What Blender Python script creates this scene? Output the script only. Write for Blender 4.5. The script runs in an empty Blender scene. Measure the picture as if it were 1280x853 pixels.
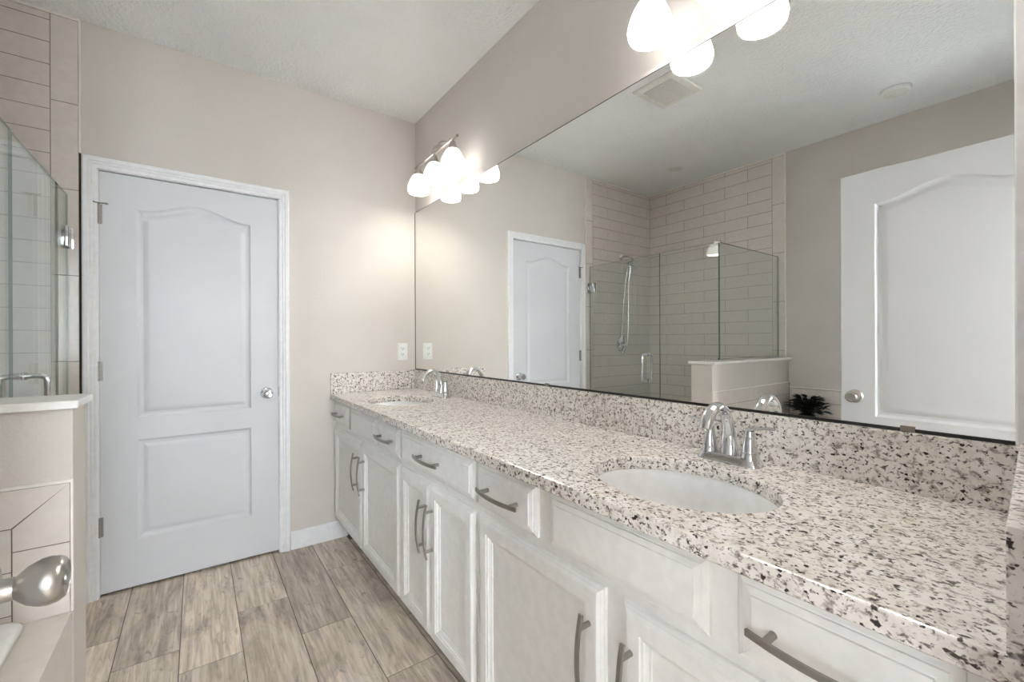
import bpy, bmesh, math, random
from mathutils import Matrix, Vector

SC = bpy.context.scene
COL = SC.collection
R = math.radians
PI = math.pi

# ------------------------------------------------------------------ camera, world, exposure
cam_d = bpy.data.cameras.new('camera')
cam = bpy.data.objects.new('camera', cam_d)
COL.objects.link(cam)
cam_d.sensor_width = 36.0
cam_d.lens = 541.8 / 1280 * 36.0
cam_d.shift_y = -0.6 / 1280
cam_d.clip_start = 0.01
cam.matrix_world = (Matrix.Translation((0, 0, 1.22)) @ Matrix.Rotation(R(-36.03), 4, 'Z')
                    @ Matrix.Rotation(R(90), 4, 'X') @ Matrix.Rotation(-0.00395, 4, 'Z'))
SC.camera = cam

SC.view_settings.view_transform = 'Standard'
SC.view_settings.look = 'None'
SC.view_settings.gamma = 1.0
SC.view_settings.use_curve_mapping = False
SC.view_settings.exposure = 1.70

WORLD_STRENGTH = 9.5      # soft daylight entering by the doorway and the window
SHADE_STRENGTH = 1.35      # frosted lamp shades
BULB_STRENGTH = 25.0

w = bpy.data.worlds.new('daylight')
SC.world = w
w.use_nodes = True
bgn = w.node_tree.nodes['Background']
bgn.inputs[0].default_value = (0.86, 0.93, 1.0, 1)
bgn.inputs[1].default_value = WORLD_STRENGTH

# ------------------------------------------------------------------ materials
def lin(r, g, b):
    f = lambda c: (c / 255 / 12.92) if c / 255 <= 0.04045 else ((c / 255 + 0.055) / 1.055) ** 2.4
    return (f(r), f(g), f(b), 1)

class NT:
    def __init__(s, name):
        s.m = bpy.data.materials.new(name)
        s.m.use_nodes = True
        s.t = s.m.node_tree
        s.b = s.t.nodes['Principled BSDF']
        s.out = s.t.nodes['Material Output']
    def n(s, kind, **kw):
        x = s.t.nodes.new(kind)
        for k, v in kw.items():
            if k.startswith('i_'):
                key = k[2:].replace('_', ' ')
                x.inputs[key].default_value = v
            else:
                setattr(x, k, v)
        return x
    def l(s, a, b):
        s.t.links.new(a, b)
    def coords(s, scale=(1, 1, 1)):
        g = s.n('ShaderNodeNewGeometry')
        mp = s.n('ShaderNodeMapping')
        mp.inputs['Scale'].default_value = scale
        s.l(g.outputs['Position'], mp.inputs['Vector'])
        return mp.outputs[0]
    def noise(s, vec, scale, detail=3, rough=0.55, dist=0.0):
        x = s.n('ShaderNodeTexNoise')
        x.inputs['Scale'].default_value = scale
        x.inputs['Detail'].default_value = detail
        x.inputs['Roughness'].default_value = rough
        x.inputs['Distortion'].default_value = dist
        s.l(vec, x.inputs['Vector'])
        return x.outputs['Fac']
    def ramp(s, fac, stops):
        r = s.n('ShaderNodeValToRGB')
        e = r.color_ramp.elements
        e[0].position, e[0].color = stops[0]
        e[1].position, e[1].color = stops[-1]
        for p, c in stops[1:-1]:
            q = e.new(p)
            q.color = c
        s.l(fac, r.inputs[0])
        return r.outputs[0]
    def mix(s, fac, a, b, blend='MIX'):
        x = s.n('ShaderNodeMix', data_type='RGBA', blend_type=blend)
        for v, i in ((fac, 0), (a, 6), (b, 7)):
            if hasattr(v, 'node'):
                s.l(v, x.inputs[i])
            else:
                x.inputs[i].default_value = v
        return x.outputs[2]
    def bump(s, h, strength, dist):
        x = s.n('ShaderNodeBump')
        x.inputs['Strength'].default_value = strength
        x.inputs['Distance'].default_value = dist
        s.l(h, x.inputs['Height'])
        s.l(x.outputs[0], s.b.inputs['Normal'])

def simple(name, col, rough=0.5, metal=0.0, spec=0.5):
    t = NT(name)
    t.b.inputs['Base Color'].default_value = col
    t.b.inputs['Roughness'].default_value = rough
    t.b.inputs['Metallic'].default_value = metal
    t.b.inputs['Specular IOR Level'].default_value = spec
    # faint unevenness so that every surface has a procedural finish
    v = t.coords()
    f = t.noise(v, 35, 2)
    a = tuple(c * 0.97 for c in col[:3]) + (1,)
    b = tuple(min(1, c * 1.03) for c in col[:3]) + (1,)
    t.l(t.ramp(f, [(0.35, a), (0.65, b)]), t.b.inputs['Base Color'])
    return t.m

def painted(name, col, bscale, bstr, bdist, rough=0.7):
    t = NT(name)
    v = t.coords()
    f = t.noise(v, 3.0, 2)
    a = tuple(c * 0.98 for c in col[:3]) + (1,)
    b = tuple(min(1, c * 1.02) for c in col[:3]) + (1,)
    t.l(t.ramp(f, [(0.3, a), (0.7, b)]), t.b.inputs['Base Color'])
    t.b.inputs['Roughness'].default_value = rough
    t.b.inputs['Specular IOR Level'].default_value = 0.3
    h = t.noise(v, bscale, 4, 0.6)
    hh = t.ramp(h, [(0.42, (0, 0, 0, 1)), (0.62, (1, 1, 1, 1))])
    t.bump(hh, bstr, bdist)
    return t.m

def granite(name):
    t = NT(name)
    v = t.coords((1, 1, 1))
    vs = t.coords((1.0, 0.85, 1.0))
    base = t.ramp(t.noise(v, 30, 5, 0.6, 0.4), [(0.28, lin(218, 210, 201)), (0.5, lin(239, 233, 226)), (0.72, lin(248, 245, 242))])
    tan = t.ramp(t.noise(vs, 80, 4, 0.6, 0.5), [(0.53, (0, 0, 0, 1)), (0.66, (1, 1, 1, 1))])
    c1 = t.mix(tan, base, lin(160, 146, 136))
    grey = t.ramp(t.noise(vs, 125, 3, 0.55, 0.4), [(0.57, (0, 0, 0, 1)), (0.66, (1, 1, 1, 1))])
    c2 = t.mix(grey, c1, lin(112, 103, 99))
    vo = t.n('ShaderNodeMapping')
    vo.inputs['Location'].default_value = (3.7, 1.3, 8.1)
    t.l(vs, vo.inputs['Vector'])
    dark = t.ramp(t.noise(vo.outputs[0], 110, 2.0, 0.5, 0.1), [(0.612, (0, 0, 0, 1)), (0.665, (1, 1, 1, 1))])
    c3 = t.mix(dark, c2, lin(62, 53, 49))
    t.l(c3, t.b.inputs['Base Color'])
    t.b.inputs['Roughness'].default_value = 0.13
    t.b.inputs['Specular IOR Level'].default_value = 0.5
    return t.m

def floor_mat():
    t = NT('wood_look_tile')
    at = t.n('ShaderNodeAttribute', attribute_name='plank')
    sep = t.n('ShaderNodeSeparateColor')
    t.l(at.outputs['Color'], sep.inputs[0])
    g = t.n('ShaderNodeNewGeometry')
    comb = t.n('ShaderNodeCombineXYZ')
    m1 = t.n('ShaderNodeMath', operation='MULTIPLY')
    m1.inputs[1].default_value = 37.0
    t.l(sep.outputs[0], m1.inputs[0])
    m2 = t.n('ShaderNodeMath', operation='MULTIPLY')
    m2.inputs[1].default_value = 19.0
    t.l(sep.outputs[1], m2.inputs[0])
    t.l(m1.outputs[0], comb.inputs[0])
    t.l(m2.outputs[0], comb.inputs[1])
    add = t.n('ShaderNodeVectorMath', operation='ADD')
    t.l(g.outputs['Position'], add.inputs[0])
    t.l(comb.outputs[0], add.inputs[1])
    def mp(sc):
        x = t.n('ShaderNodeMapping')
        x.inputs['Scale'].default_value = sc
        t.l(add.outputs[0], x.inputs['Vector'])
        return x.outputs[0]
    broad = t.noise(mp((4.2, 1.1, 1)), 2.4, 4, 0.6, 1.2)
    c = t.ramp(broad, [(0.26, lin(156, 144, 134)), (0.42, lin(216, 200, 183)), (0.55, lin(236, 221, 204)), (0.75, lin(248, 237, 223))])
    grain = t.noise(mp((15, 0.9, 1)), 4.0, 6, 0.65, 0.6)
    c = t.mix(t.ramp(grain, [(0.36, (0.62, 0.62, 0.62, 1)), (0.58, (0, 0, 0, 1))]), c, lin(154, 138, 124))
    pale = t.noise(mp((7, 3.0, 1)), 3.1, 5, 0.65, 1.5)
    c = t.mix(t.ramp(pale, [(0.55, (0, 0, 0, 1)), (0.72, (0.55, 0.55, 0.55, 1))]), c, lin(226, 218, 208))
    knot = t.noise(mp((5, 1.6, 1)), 3.7, 3, 0.6, 2.5)
    c = t.mix(t.ramp(knot, [(0.60, (0, 0, 0, 1)), (0.74, (0.55, 0.55, 0.55, 1))]), c, lin(112, 99, 90))
    hsv = t.n('ShaderNodeHueSaturation')
    mr = t.n('ShaderNodeMapRange')
    mr.inputs['To Min'].default_value = 0.82
    mr.inputs['To Max'].default_value = 1.12
    t.l(sep.outputs[2], mr.inputs['Value'])
    t.l(mr.outputs[0], hsv.inputs['Value'])
    t.l(c, hsv.inputs['Color'])
    t.l(hsv.outputs[0], t.b.inputs['Base Color'])
    t.b.inputs['Roughness'].default_value = 0.42
    t.b.inputs['Specular IOR Level'].default_value = 0.35
    t.bump(grain, 0.12, 0.002)
    return t.m

def glass_mat(name, tint):
    t = NT(name)
    t.t.nodes.remove(t.b)
    g = t.n('ShaderNodeNewGeometry')
    ior = t.n('ShaderNodeMapRange')
    ior.inputs['To Min'].default_value = 1.5
    ior.inputs['To Max'].default_value = 1 / 1.5
    t.l(g.outputs['Backfacing'], ior.inputs['Value'])
    fr = t.n('ShaderNodeFresnel')
    t.l(ior.outputs[0], fr.inputs['IOR'])
    tr = t.n('ShaderNodeBsdfTransparent')
    tr.inputs[0].default_value = tint
    gl = t.n('ShaderNodeBsdfGlossy')
    gl.inputs['Roughness'].default_value = 0.0
    gl.inputs['Color'].default_value = (0.95, 1, 0.97, 1)
    mx = t.n('ShaderNodeMixShader')
    t.l(fr.outputs[0], mx.inputs[0])
    t.l(tr.outputs[0], mx.inputs[1])
    t.l(gl.outputs[0], mx.inputs[2])
    t.l(mx.outputs[0], t.out.inputs['Surface'])
    return t.m

def emit_mat(name, col, strength):
    t = NT(name)
    t.b.inputs['Base Color'].default_value = (0.9, 0.9, 0.88, 1)
    t.b.inputs['Roughness'].default_value = 0.35
    t.b.inputs['Emission Color'].default_value = col
    t.b.inputs['Emission Strength'].default_value = strength
    return t.m

M = {}
M['wall'] = painted('greige_wall_paint', lin(216, 209, 202), 95, 0.16, 0.002)
M['ceiling'] = painted('white_textured_ceiling', lin(248, 248, 247), 55, 0.6, 0.007, 0.85)
M['door'] = painted('white_door_paint', lin(219, 220, 223), 160, 0.03, 0.001, 0.38)
M['trim'] = simple('white_trim_paint', lin(240, 240, 241), 0.35)
M['cab'] = simple('off_white_cabinet_paint', lin(240, 239, 236), 0.36)
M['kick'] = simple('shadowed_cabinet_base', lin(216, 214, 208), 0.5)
M['granite'] = granite('speckled_granite')
M['floor'] = floor_mat()
M['grout'] = simple('grey_brown_grout', lin(122, 112, 102), 0.9)
M['tile'] = simple('greige_ceramic_tile', lin(227, 218, 210), 0.16)
M['tilegrout'] = simple('brown_tile_grout', lin(128, 113, 100), 0.9)
M['tiletrim'] = simple('cream_pencil_trim', lin(242, 237, 230), 0.3)
M['deck'] = simple('cream_stone_deck', lin(222, 214, 205), 0.3)
M['cap'] = simple('white_stone_cap', lin(240, 237, 233), 0.25)
M['chrome'] = simple('polished_chrome', (0.70, 0.71, 0.73, 1), 0.06, 1.0)
M['nickel'] = simple('satin_nickel', (0.46, 0.44, 0.415, 1), 0.30, 1.0)
M['pull'] = simple('brushed_nickel_pull', (0.36, 0.34, 0.315, 1), 0.34, 1.0)
M['fixture'] = simple('brushed_nickel_fixture', (0.52, 0.48, 0.43, 1), 0.3, 1.0)
M['ceramic'] = simple('white_glazed_ceramic', lin(245, 245, 245), 0.07)
M['acrylic'] = simple('white_acrylic', lin(243, 243, 242), 0.12)
M['plastic'] = simple('white_plastic', lin(240, 240, 238), 0.35)
M['vent'] = simple('off_white_vent_plastic', lin(232, 229, 222), 0.45)
M['dark'] = simple('dark_slot', lin(38, 35, 32), 0.7)
M['edge'] = simple('black_mirror_edge', lin(30, 28, 26), 0.4)
M['leaf'] = simple('dark_green_leaf', lin(30, 40, 27), 0.4)
M['pot'] = simple('dark_ceramic_pot', lin(58, 54, 50), 0.35)
M['soil'] = simple('potting_soil', lin(44, 36, 30), 0.95)
M['glass'] = glass_mat('clear_green_tinted_glass', (0.955, 0.969, 0.960, 1))
M['glassedge'] = simple('green_glass_edge', lin(104, 124, 112), 0.2)
M['pane'] = glass_mat('window_pane_glass', (0.98, 0.99, 0.98, 1))
M['shade'] = emit_mat('lit_frosted_shade', (1.0, 0.975, 0.938, 1), SHADE_STRENGTH)
M['bulb'] = emit_mat('lit_bulb', (1.0, 0.975, 0.938, 1), BULB_STRENGTH)
M['clip'] = simple('clear_plastic_clip', lin(150, 138, 126), 0.2)
mm = NT('silvered_mirror')
mm.b.inputs['Base Color'].default_value = (0.91, 0.92, 0.905, 1)
mm.b.inputs['Metallic'].default_value = 1.0
mm.b.inputs['Roughness'].default_value = 0.0
M['mirror'] = mm.m

# ------------------------------------------------------------------ mesh helpers
WL = {}                                         # world location of every parent

class MB:
    def __init__(s):
        s.b = bmesh.new()
    def face(s, pts, mi=0):
        vs = [s.b.verts.new(p) for p in pts]
        f = s.b.faces.new(vs)
        f.material_index = mi
        return f
    def box(s, x0, x1, y0, y1, z0, z1, bev=0.0, mi=0, seg=2):
        v = [s.b.verts.new((x, y, z)) for x in (x0, x1) for y in (y0, y1) for z in (z0, z1)]
        fs = []
        for q in ((0, 1, 3, 2), (4, 6, 7, 5), (0, 4, 5, 1), (2, 3, 7, 6), (0, 2, 6, 4), (1, 5, 7, 3)):
            f = s.b.faces.new([v[i] for i in q])
            f.material_index = mi
            fs.append(f)
        if bev > 0:
            es = list({e for f in fs for e in f.edges})
            bmesh.ops.bevel(s.b, geom=es, offset=bev, segments=seg, profile=0.5, affect='EDGES')
        return s
    def loft(s, rings, closed=True, cap0=True, cap1=True, mi=0):
        L = [[s.b.verts.new(p) for p in r] for r in rings]
        n = len(L[0])
        for a, c in zip(L, L[1:]):
            for i in range(n if closed else n - 1):
                j = (i + 1) % n
                try:
                    s.b.faces.new((a[i], a[j], c[j], c[i])).material_index = mi
                except ValueError:
                    pass
        if cap0:
            s.b.faces.new(L[0][::-1]).material_index = mi
        if cap1:
            s.b.faces.new(L[-1]).material_index = mi
        return L
    def tube(s, path, rad, n=12, mi=0, flat=1.0, up=None):
        P = [Vector(p) for p in path]
        rads = rad if isinstance(rad, (list, tuple)) else [rad] * len(P)
        rings = []
        prev = Vector(up) if up else None
        for i, p in enumerate(P):
            t = (P[min(i + 1, len(P) - 1)] - P[max(i - 1, 0)]).normalized()
            if prev is None:
                prev = Vector((0, 0, 1)) if abs(t.z) < 0.9 else Vector((1, 0, 0))
            a = (prev - t * prev.dot(t)).normalized()
            prev = a
            b = t.cross(a)
            rings.append([p + (a * math.cos(2 * PI * k / n) * flat + b * math.sin(2 * PI * k / n)) * rads[i] for k in range(n)])
        s.loft(rings, mi=mi)
        return s
    def rbar(s, path, w, h, up=(0, 0, 1), mi=0):
        """rectangular section swept along a path: w across, h along 'up'"""
        P = [Vector(p) for p in path]
        U = Vector(up)
        rings = []
        for i, p in enumerate(P):
            t = (P[min(i + 1, len(P) - 1)] - P[max(i - 1, 0)]).normalized()
            a = (U - t * U.dot(t)).normalized()
            b = t.cross(a)
            c = 0.22
            rr = []
            for u, v in ((1, 1 - c), (1 - c, 1), (-1 + c, 1), (-1, 1 - c), (-1, -1 + c), (-1 + c, -1), (1 - c, -1), (1, -1 + c)):
                rr.append(p + b * (u * w / 2) + a * (v * h / 2))
            rings.append(rr)
        s.loft(rings, mi=mi)
        return s
    def lathe(s, prof, c=(0, 0, 0), axis='Z', n=32, mi=0, cap0=True, cap1=True):
        """prof: (radius, height along the axis)"""
        rings = []
        for r, h in prof:
            r = max(r, 1e-5)
            ring = []
            for k in range(n):
                a = 2 * PI * k / n
                u, v = r * math.cos(a), r * math.sin(a)
                if axis == 'Z':
                    q = (u, v, h)
                elif axis == 'X':
                    q = (h, u, v)
                else:
                    q = (v, h, u)
                ring.append((c[0] + q[0], c[1] + q[1], c[2] + q[2]))
            rings.append(ring)
        s.loft(rings, cap0=cap0, cap1=cap1, mi=mi)
        return s
    def prism(s, poly, z0, z1, mi=0, bev=0.0):
        """poly in XY, extruded in Z"""
        a = [s.b.verts.new((x, y, z0)) for x, y in poly]
        b = [s.b.verts.new((x, y, z1)) for x, y in poly]
        n = len(poly)
        fs = [s.b.faces.new(a[::-1]), s.b.faces.new(b)]
        for i in range(n):
            j = (i + 1) % n
            fs.append(s.b.faces.new((a[i], a[j], b[j], b[i])))
        for f in fs:
            f.material_index = mi
        if bev:
            bmesh.ops.bevel(s.b, geom=list({e for f in fs for e in f.edges}), offset=bev, segments=2, profile=0.5, affect='EDGES')
        return s
    def fill(s, loops, mi=0):
        """planar face(s) with holes; loops of existing verts"""
        es = []
        for L in loops:
            for i in range(len(L)):
                a, b = L[i], L[(i + 1) % len(L)]
                e = s.b.edges.get((a, b)) or s.b.edges.new((a, b))
                es.append(e)
        r = bmesh.ops.triangle_fill(s.b, use_beauty=True, use_dissolve=False, edges=es)
        for g in r['geom']:
            if isinstance(g, bmesh.types.BMFace):
                g.material_index = mi
    def ring(s, pts):
        return [s.b.verts.new(p) for p in pts]
    def bridge(s, A, B, mi=0):
        n = len(A)
        for i in range(n):
            j = (i + 1) % n
            s.b.faces.new((A[i], A[j], B[j], B[i])).material_index = mi
    def build(s, name, mat, parent=None, smooth=None, xf=None):
        bmesh.ops.remove_doubles(s.b, verts=s.b.verts, dist=1e-6)
        if xf is not None:
            bmesh.ops.transform(s.b, matrix=xf, verts=s.b.verts)
        bmesh.ops.recalc_face_normals(s.b, faces=s.b.faces)
        if parent is not None:
            bmesh.ops.translate(s.b, vec=-WL[parent.name], verts=s.b.verts)
        me = bpy.data.meshes.new(name)
        s.b.to_mesh(me)
        s.b.free()
        for m in (mat if isinstance(mat, (list, tuple)) else [mat]):
            me.materials.append(m)
        if smooth:
            me.polygons.foreach_set('use_smooth', [True] * len(me.polygons))
            me.set_sharp_from_angle(angle=R(smooth))
        o = bpy.data.objects.new(name, me)
        COL.objects.link(o)
        if parent is not None:
            o.parent = parent
            WL[o.name] = WL[parent.name]
        else:
            WL[o.name] = Vector((0, 0, 0))
        return o

def tag(o, label=None, cat=None, group=None, kind=None):
    if label: o['label'] = label
    if cat: o['category'] = cat
    if group: o['group'] = group
    if kind: o['kind'] = kind
    return o

def thing(name, loc, label=None, cat=None, group=None, kind=None):
    o = bpy.data.objects.new(name, None)
    o.empty_display_size = 0.05
    COL.objects.link(o)
    o.location = loc
    WL[o.name] = Vector(loc)
    return tag(o, label, cat, group, kind)

def copy_tree(o, parent=None):
    c = o.copy()
    COL.objects.link(c)
    if parent is not None:
        c.parent = parent
    for ch in list(o.children):
        copy_tree(ch, c)
    return c

# ------------------------------------------------------------------ room dimensions (metres)
XR, XL, YF, ZC = 1.229, -1.390, 2.820, 2.725      # vanity wall, shower wall, far wall, ceiling
def y_near(x):                                    # the doorway wall, slightly out of square
    return 0.034 + 0.061 * (x - 0.557)
DX0, DX1, DH = -0.379, 0.385, 2.045               # far door opening

# ------------------------------------------------------------------ floor
b = MB()
b.box(-1.7, 2.0, -2.3, YF + 0.2, -0.06, -0.0012, mi=1)
lay = b.b.loops.layers.float_color.new('plank')
random.seed(11)
starts = {-1: 2.167, 0: 2.007, 1: 2.307, 2: 1.977, 3: 2.445, 4: 1.84, 5: 2.25, -2: 2.40, -3: 1.9, -4: 2.3, -5: 2.05, -6: 2.5, 6: 2.1}
PW, PL, GAP = 0.2035, 0.905, 0.0028
for k in range(-6, 7):
    x0 = -0.058 + PW * k
    x1 = x0 + PW
    x0c, x1c = max(x0, XL), min(x1, XR)
    if x1c - x0c < 0.01:
        continue
    y = starts[k] + PL
    while y > -2.2:
        ya, yb = max(y - PL, -2.2), min(y, YF + 0.12)
        if yb - ya > 0.02:
            colr = (random.random(), random.random(), random.random(), 1)
            X0, X1, Y0, Y1 = x0c + GAP / 2, x1c - GAP / 2, ya + GAP / 2, yb - GAP / 2
            e = 0.0012
            top = [(X0 + e, Y0 + e, 0), (X1 - e, Y0 + e, 0), (X1 - e, Y1 - e, 0), (X0 + e, Y1 - e, 0)]
            bot = [(X0, Y0, -0.0014), (X1, Y0, -0.0014), (X1, Y1, -0.0014), (X0, Y1, -0.0014)]
            A = b.ring(bot); B = b.ring(top)
            b.bridge(A, B)
            b.b.faces.new(B)
            for v in A + B:
                for lp in v.link_loops:
                    lp[lay] = colr
        y -= PL
tag(b.build('floor', [M['floor'], M['grout']]), 'wood-look grey brown plank tile floor', kind='structure')

# ------------------------------------------------------------------ ceiling and walls
tag(MB().box(XL - 0.1, XR + 0.1, -0.1, YF + 0.2, ZC, ZC + 0.1).build('ceiling', M['ceiling']), 'white knockdown-textured ceiling', kind='structure')
b = MB()
RY = YF + 0.16
b.box(XL - 0.1, DX0, YF, RY, -0.02, ZC)
b.box(DX1, XR + 0.1, YF, RY, -0.02, ZC)
b.box(DX0, DX1, YF, RY, DH, ZC)
b.box(DX0, DX1, RY - 0.05, RY, -0.02, DH)
wall_far = tag(b.build('wall_far', M['wall']), 'greige painted far wall around the closed white door', kind='structure')
tag(MB().box(XR, XR + 0.1, -0.06, YF + 0.1, -0.02, ZC).build('wall_right', M['wall']), 'greige painted wall behind the long vanity mirror', kind='structure')
VY0, VY1, VZ0, VZ1 = 0.14, 0.55, 1.22, 2.00       # added window, unseen behind the open door, to brighten the cabinets
b = MB()
b.box(XL - 0.32, XL, -0.1, VY0, -0.02, ZC)  # extra wall depth keeps the added window's light off the half wall
b.box(XL - 0.32, XL, VY1, YF + 0.1, -0.02, ZC)
b.box(XL - 0.32, XL, VY0, VY1, -0.02, VZ0)
b.box(XL - 0.32, XL, VY0, VY1, VZ1, ZC)
wall_left = tag(b.build('wall_left', M['wall']), 'greige painted wall behind tub and shower', kind='structure')
# doorway wall: left part with a window, header, right part
EX0, EX1 = -0.207, 0.562
WX0, WX1, WZ0, WZ1 = -1.04, -0.87, 1.46, 1.84
b = MB()
yl0, yl1 = -0.085, 0.030
b.box(XL, WX0, yl0, yl1, -0.02, ZC)
b.box(WX1, EX0, yl0, yl1, -0.02, ZC)
b.box(WX0, WX1, yl0, yl1, -0.02, WZ0)
b.box(WX0, WX1, yl0, yl1, WZ1, ZC)
b.box(EX0, EX1, yl0, yl1, 2.06, ZC)
b.prism([(EX1, yl0), (XR, yl0), (XR, y_near(XR)), (EX1, y_near(EX1))], -0.02, ZC)
tag(b.build('wall_near', M['wall']), 'greige painted wall with the entry doorway', kind='structure')

b = MB()
HY = -2.2                                          # unseen bedroom shell added to shape doorway light, with a daylight opening opposite it
b.box(-1.6, -0.20, HY - 0.1, HY, -0.06, 2.6)
b.box(0.48, 1.9, HY - 0.1, HY, -0.06, 2.6)
b.box(-0.20, 0.48, HY - 0.1, HY, -0.06, 0.55)
b.box(-0.20, 0.48, HY - 0.1, HY, 2.25, 2.6)
b.box(-1.7, -1.6, HY - 0.1, -1.55, -0.06, 2.6)
b.box(-1.7, -1.6, -0.95, yl0, -0.06, 2.6)
b.box(-1.7, -1.6, -1.55, -0.95, -0.06, 1.1)  # side opening added to throw daylight on the near cabinets
b.box(-1.7, -1.6, -1.55, -0.95, 1.7, 2.6)
b.box(1.9, 2.0, HY - 0.1, yl0 + 0.1, -0.06, 2.6)
b.box(-1.7, 2.0, HY - 0.1, yl0, 2.6, 2.7)
b.box(-1.7, XL - 0.099, yl0, yl0 + 0.1, -0.06, 2.7)
b.box(XR + 0.099, 2.0, yl0, yl0 + 0.1, -0.06, 2.7)
tag(b.build('wall_bedroom', M['wall']), 'unseen bedroom walls added outside the entry doorway, with openings for daylight', kind='structure')

win = thing('window_1', (-0.96, -0.03, WZ0), 'narrow white framed window above the tub beside the entry door', kind='structure')
b = MB()
for x0, x1, z0, z1 in ((WX0, WX1, WZ0, WZ0 + 0.05), (WX0, WX1, WZ1 - 0.05, WZ1), (WX0, WX0 + 0.045, WZ0 + 0.05, WZ1 - 0.05),
                       (WX1 - 0.045, WX1, WZ0 + 0.05, WZ1 - 0.05), (WX0 + 0.045, WX1 - 0.045, 1.642, 1.656)):
    b.box(x0, x1, -0.055, -0.005, z0, z1, 0.003)
b.build('window_frame', M['trim'], win)
MB().box(WX0 + 0.04, WX1 - 0.04, -0.033, -0.027, WZ0 + 0.045, WZ1 - 0.045).build('window_pane', M['pane'], win)

win = thing('added_window', (XL - 0.29, (VY0 + VY1) / 2, VZ0), 'white framed window added over the tub for daylight, unseen behind the open entry door', kind='structure')
b = MB()
for y0, y1, z0, z1 in ((VY0, VY1, VZ0, VZ0 + 0.03), (VY0, VY1, VZ1 - 0.03, VZ1), (VY0, VY0 + 0.03, VZ0 + 0.03, VZ1 - 0.03), (VY1 - 0.03, VY1, VZ0 + 0.03, VZ1 - 0.03)):
    b.box(XL - 0.315, XL - 0.27, y0, y1, z0, z1, 0.003)
b.build('window_frame', M['trim'], win)
MB().box(XL - 0.295, XL - 0.289, VY0 + 0.025, VY1 - 0.025, VZ0 + 0.025, VZ1 - 0.025).build('window_pane', M['pane'], win)

# baseboard right of the far door
b = MB()
prof = [(0, 0), (0.014, 0), (0.014, 0.075), (0.011, 0.085), (0.011, 0.092), (0.006, 0.103), (0, 0.105)]
b.loft([[(x, YF - d, z) for d, z in prof] for x in (0.442, 0.76)])
tag(b.build('baseboard_far', M['trim']), 'white baseboard between the far door and the vanity', kind='structure')

# ------------------------------------------------------------------ shower tile
ZT = 2.712
def tile_mesh(rects, plane, axis):
    """rects: (u0,u1,z0,z1) ; axis 'Y' = on a wall facing -Y at y=plane, 'X' = wall facing +X at x=plane"""
    b = MB()
    g, t = 0.0022, 0.0075
    def P(u, d, z):
        return (u, plane - d, z) if axis == 'Y' else (plane + d, u, z)
    us = [r[0] for r in rects] + [r[1] for r in rects]
    zs = [r[2] for r in rects] + [r[3] for r in rects]
    U0, U1, Z0, Z1 = min(us), max(us), min(zs), max(zs)
    A = b.ring([P(u, 0, z) for u, z in ((U0, Z0), (U1, Z0), (U1, Z1), (U0, Z1))])
    B = b.ring([P(u, t - 0.0015, z) for u, z in ((U0, Z0), (U1, Z0), (U1, Z1), (U0, Z1))])
    b.bridge(A, B, 1)
    b.b.faces.new(B).material_index = 1
    b.b.faces.new(A[::-1]).material_index = 1
    for u0, u1, z0, z1 in rects:
        u0 += g / 2; u1 -= g / 2; z0 += g / 2; z1 -= g / 2
        if u1 - u0 < 0.006 or z1 - z0 < 0.006:
            continue
        e = 0.001
        A = b.ring([P(u, t - 0.0016, z) for u, z in ((u0, z0), (u1, z0), (u1, z1), (u0, z1))])
        B = b.ring([P(u, t, z) for u, z in ((u0 + e, z0 + e), (u1 - e, z0 + e), (u1 - e, z1 - e), (u0 + e, z1 - e))])
        b.bridge(A, B)
        b.b.faces.new(B)
    return b
def rows(u_lo, u_hi, joint, zlo, zhi, base=2.68, h=0.1005, L=0.40):
    out = []
    k = int(math.ceil((base - zlo) / h)) + 1
    for i in range(-2, k):
        z0, z1 = base - h * (i + 1), base - h * i
        z0c, z1c = max(z0, zlo), min(z1, zhi)
        if z1c - z0c < 0.008:
            continue
        j = joint + (L / 2 if i % 2 else 0)
        cuts = [u_lo]
        q = j - L * 10
        while q < u_hi - 0.01:
            if q > u_lo + 0.01:
                cuts.append(q)
            q += L
        cuts.append(u_hi)
        out += [(a, c, z0c, z1c) for a, c in zip(cuts, cuts[1:])]
    return out
def column(u0, u1, zlo, zhi, base=2.322, h=0.397):
    out = []
    zs = [zlo] + sorted(base + h * k for k in range(-8, 3) if zlo + 0.02 < base + h * k < zhi - 0.02) + [zhi]
    return [(u0, u1, a, c) for a, c in zip(zs, zs[1:])]
rf = rows(XL + 0.008, -0.533, -0.74, 0.04, ZT) + column(-0.533, -0.441, 0.04, ZT)
tag(tile_mesh(rf, YF, 'Y').build('shower_tile', [M['tile'], M['tilegrout']], wall_far))
rl = rows(1.622, YF - 0.008, 2.617, 0.04, ZT) + column(1.528, 1.622, 0.04, ZT)
tag(tile_mesh(rl, XL, 'X').build('shower_tile', [M['tile'], M['tilegrout']], wall_left))
b = MB()
b.box(-0.441, -0.433, YF - 0.011, YF, DH + 0.0575, ZC - 0.001, 0.002)
b.box(XL, -0.441, YF - 0.011, YF, ZT, ZC - 0.001, 0.002)
b.build('tile_edge_trim', M['tiletrim'], wall_far)
b = MB()
b.box(XL, XL + 0.011, 1.520, 1.528, 1.08, ZC - 0.001, 0.002)
b.box(XL, XL + 0.011, 1.528, YF - 0.012, ZT, ZC - 0.001, 0.002)
b.build('tile_edge_trim', M['tiletrim'], wall_left)
MB().box(-0.4412, -0.4325, YF - 0.0015, YF + 0.001, 0.0, DH + 0.0575).build('dark_gap_strip', M['dark'], wall_far)  # dark strip painted in for the shaded gap beside the casing
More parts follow.
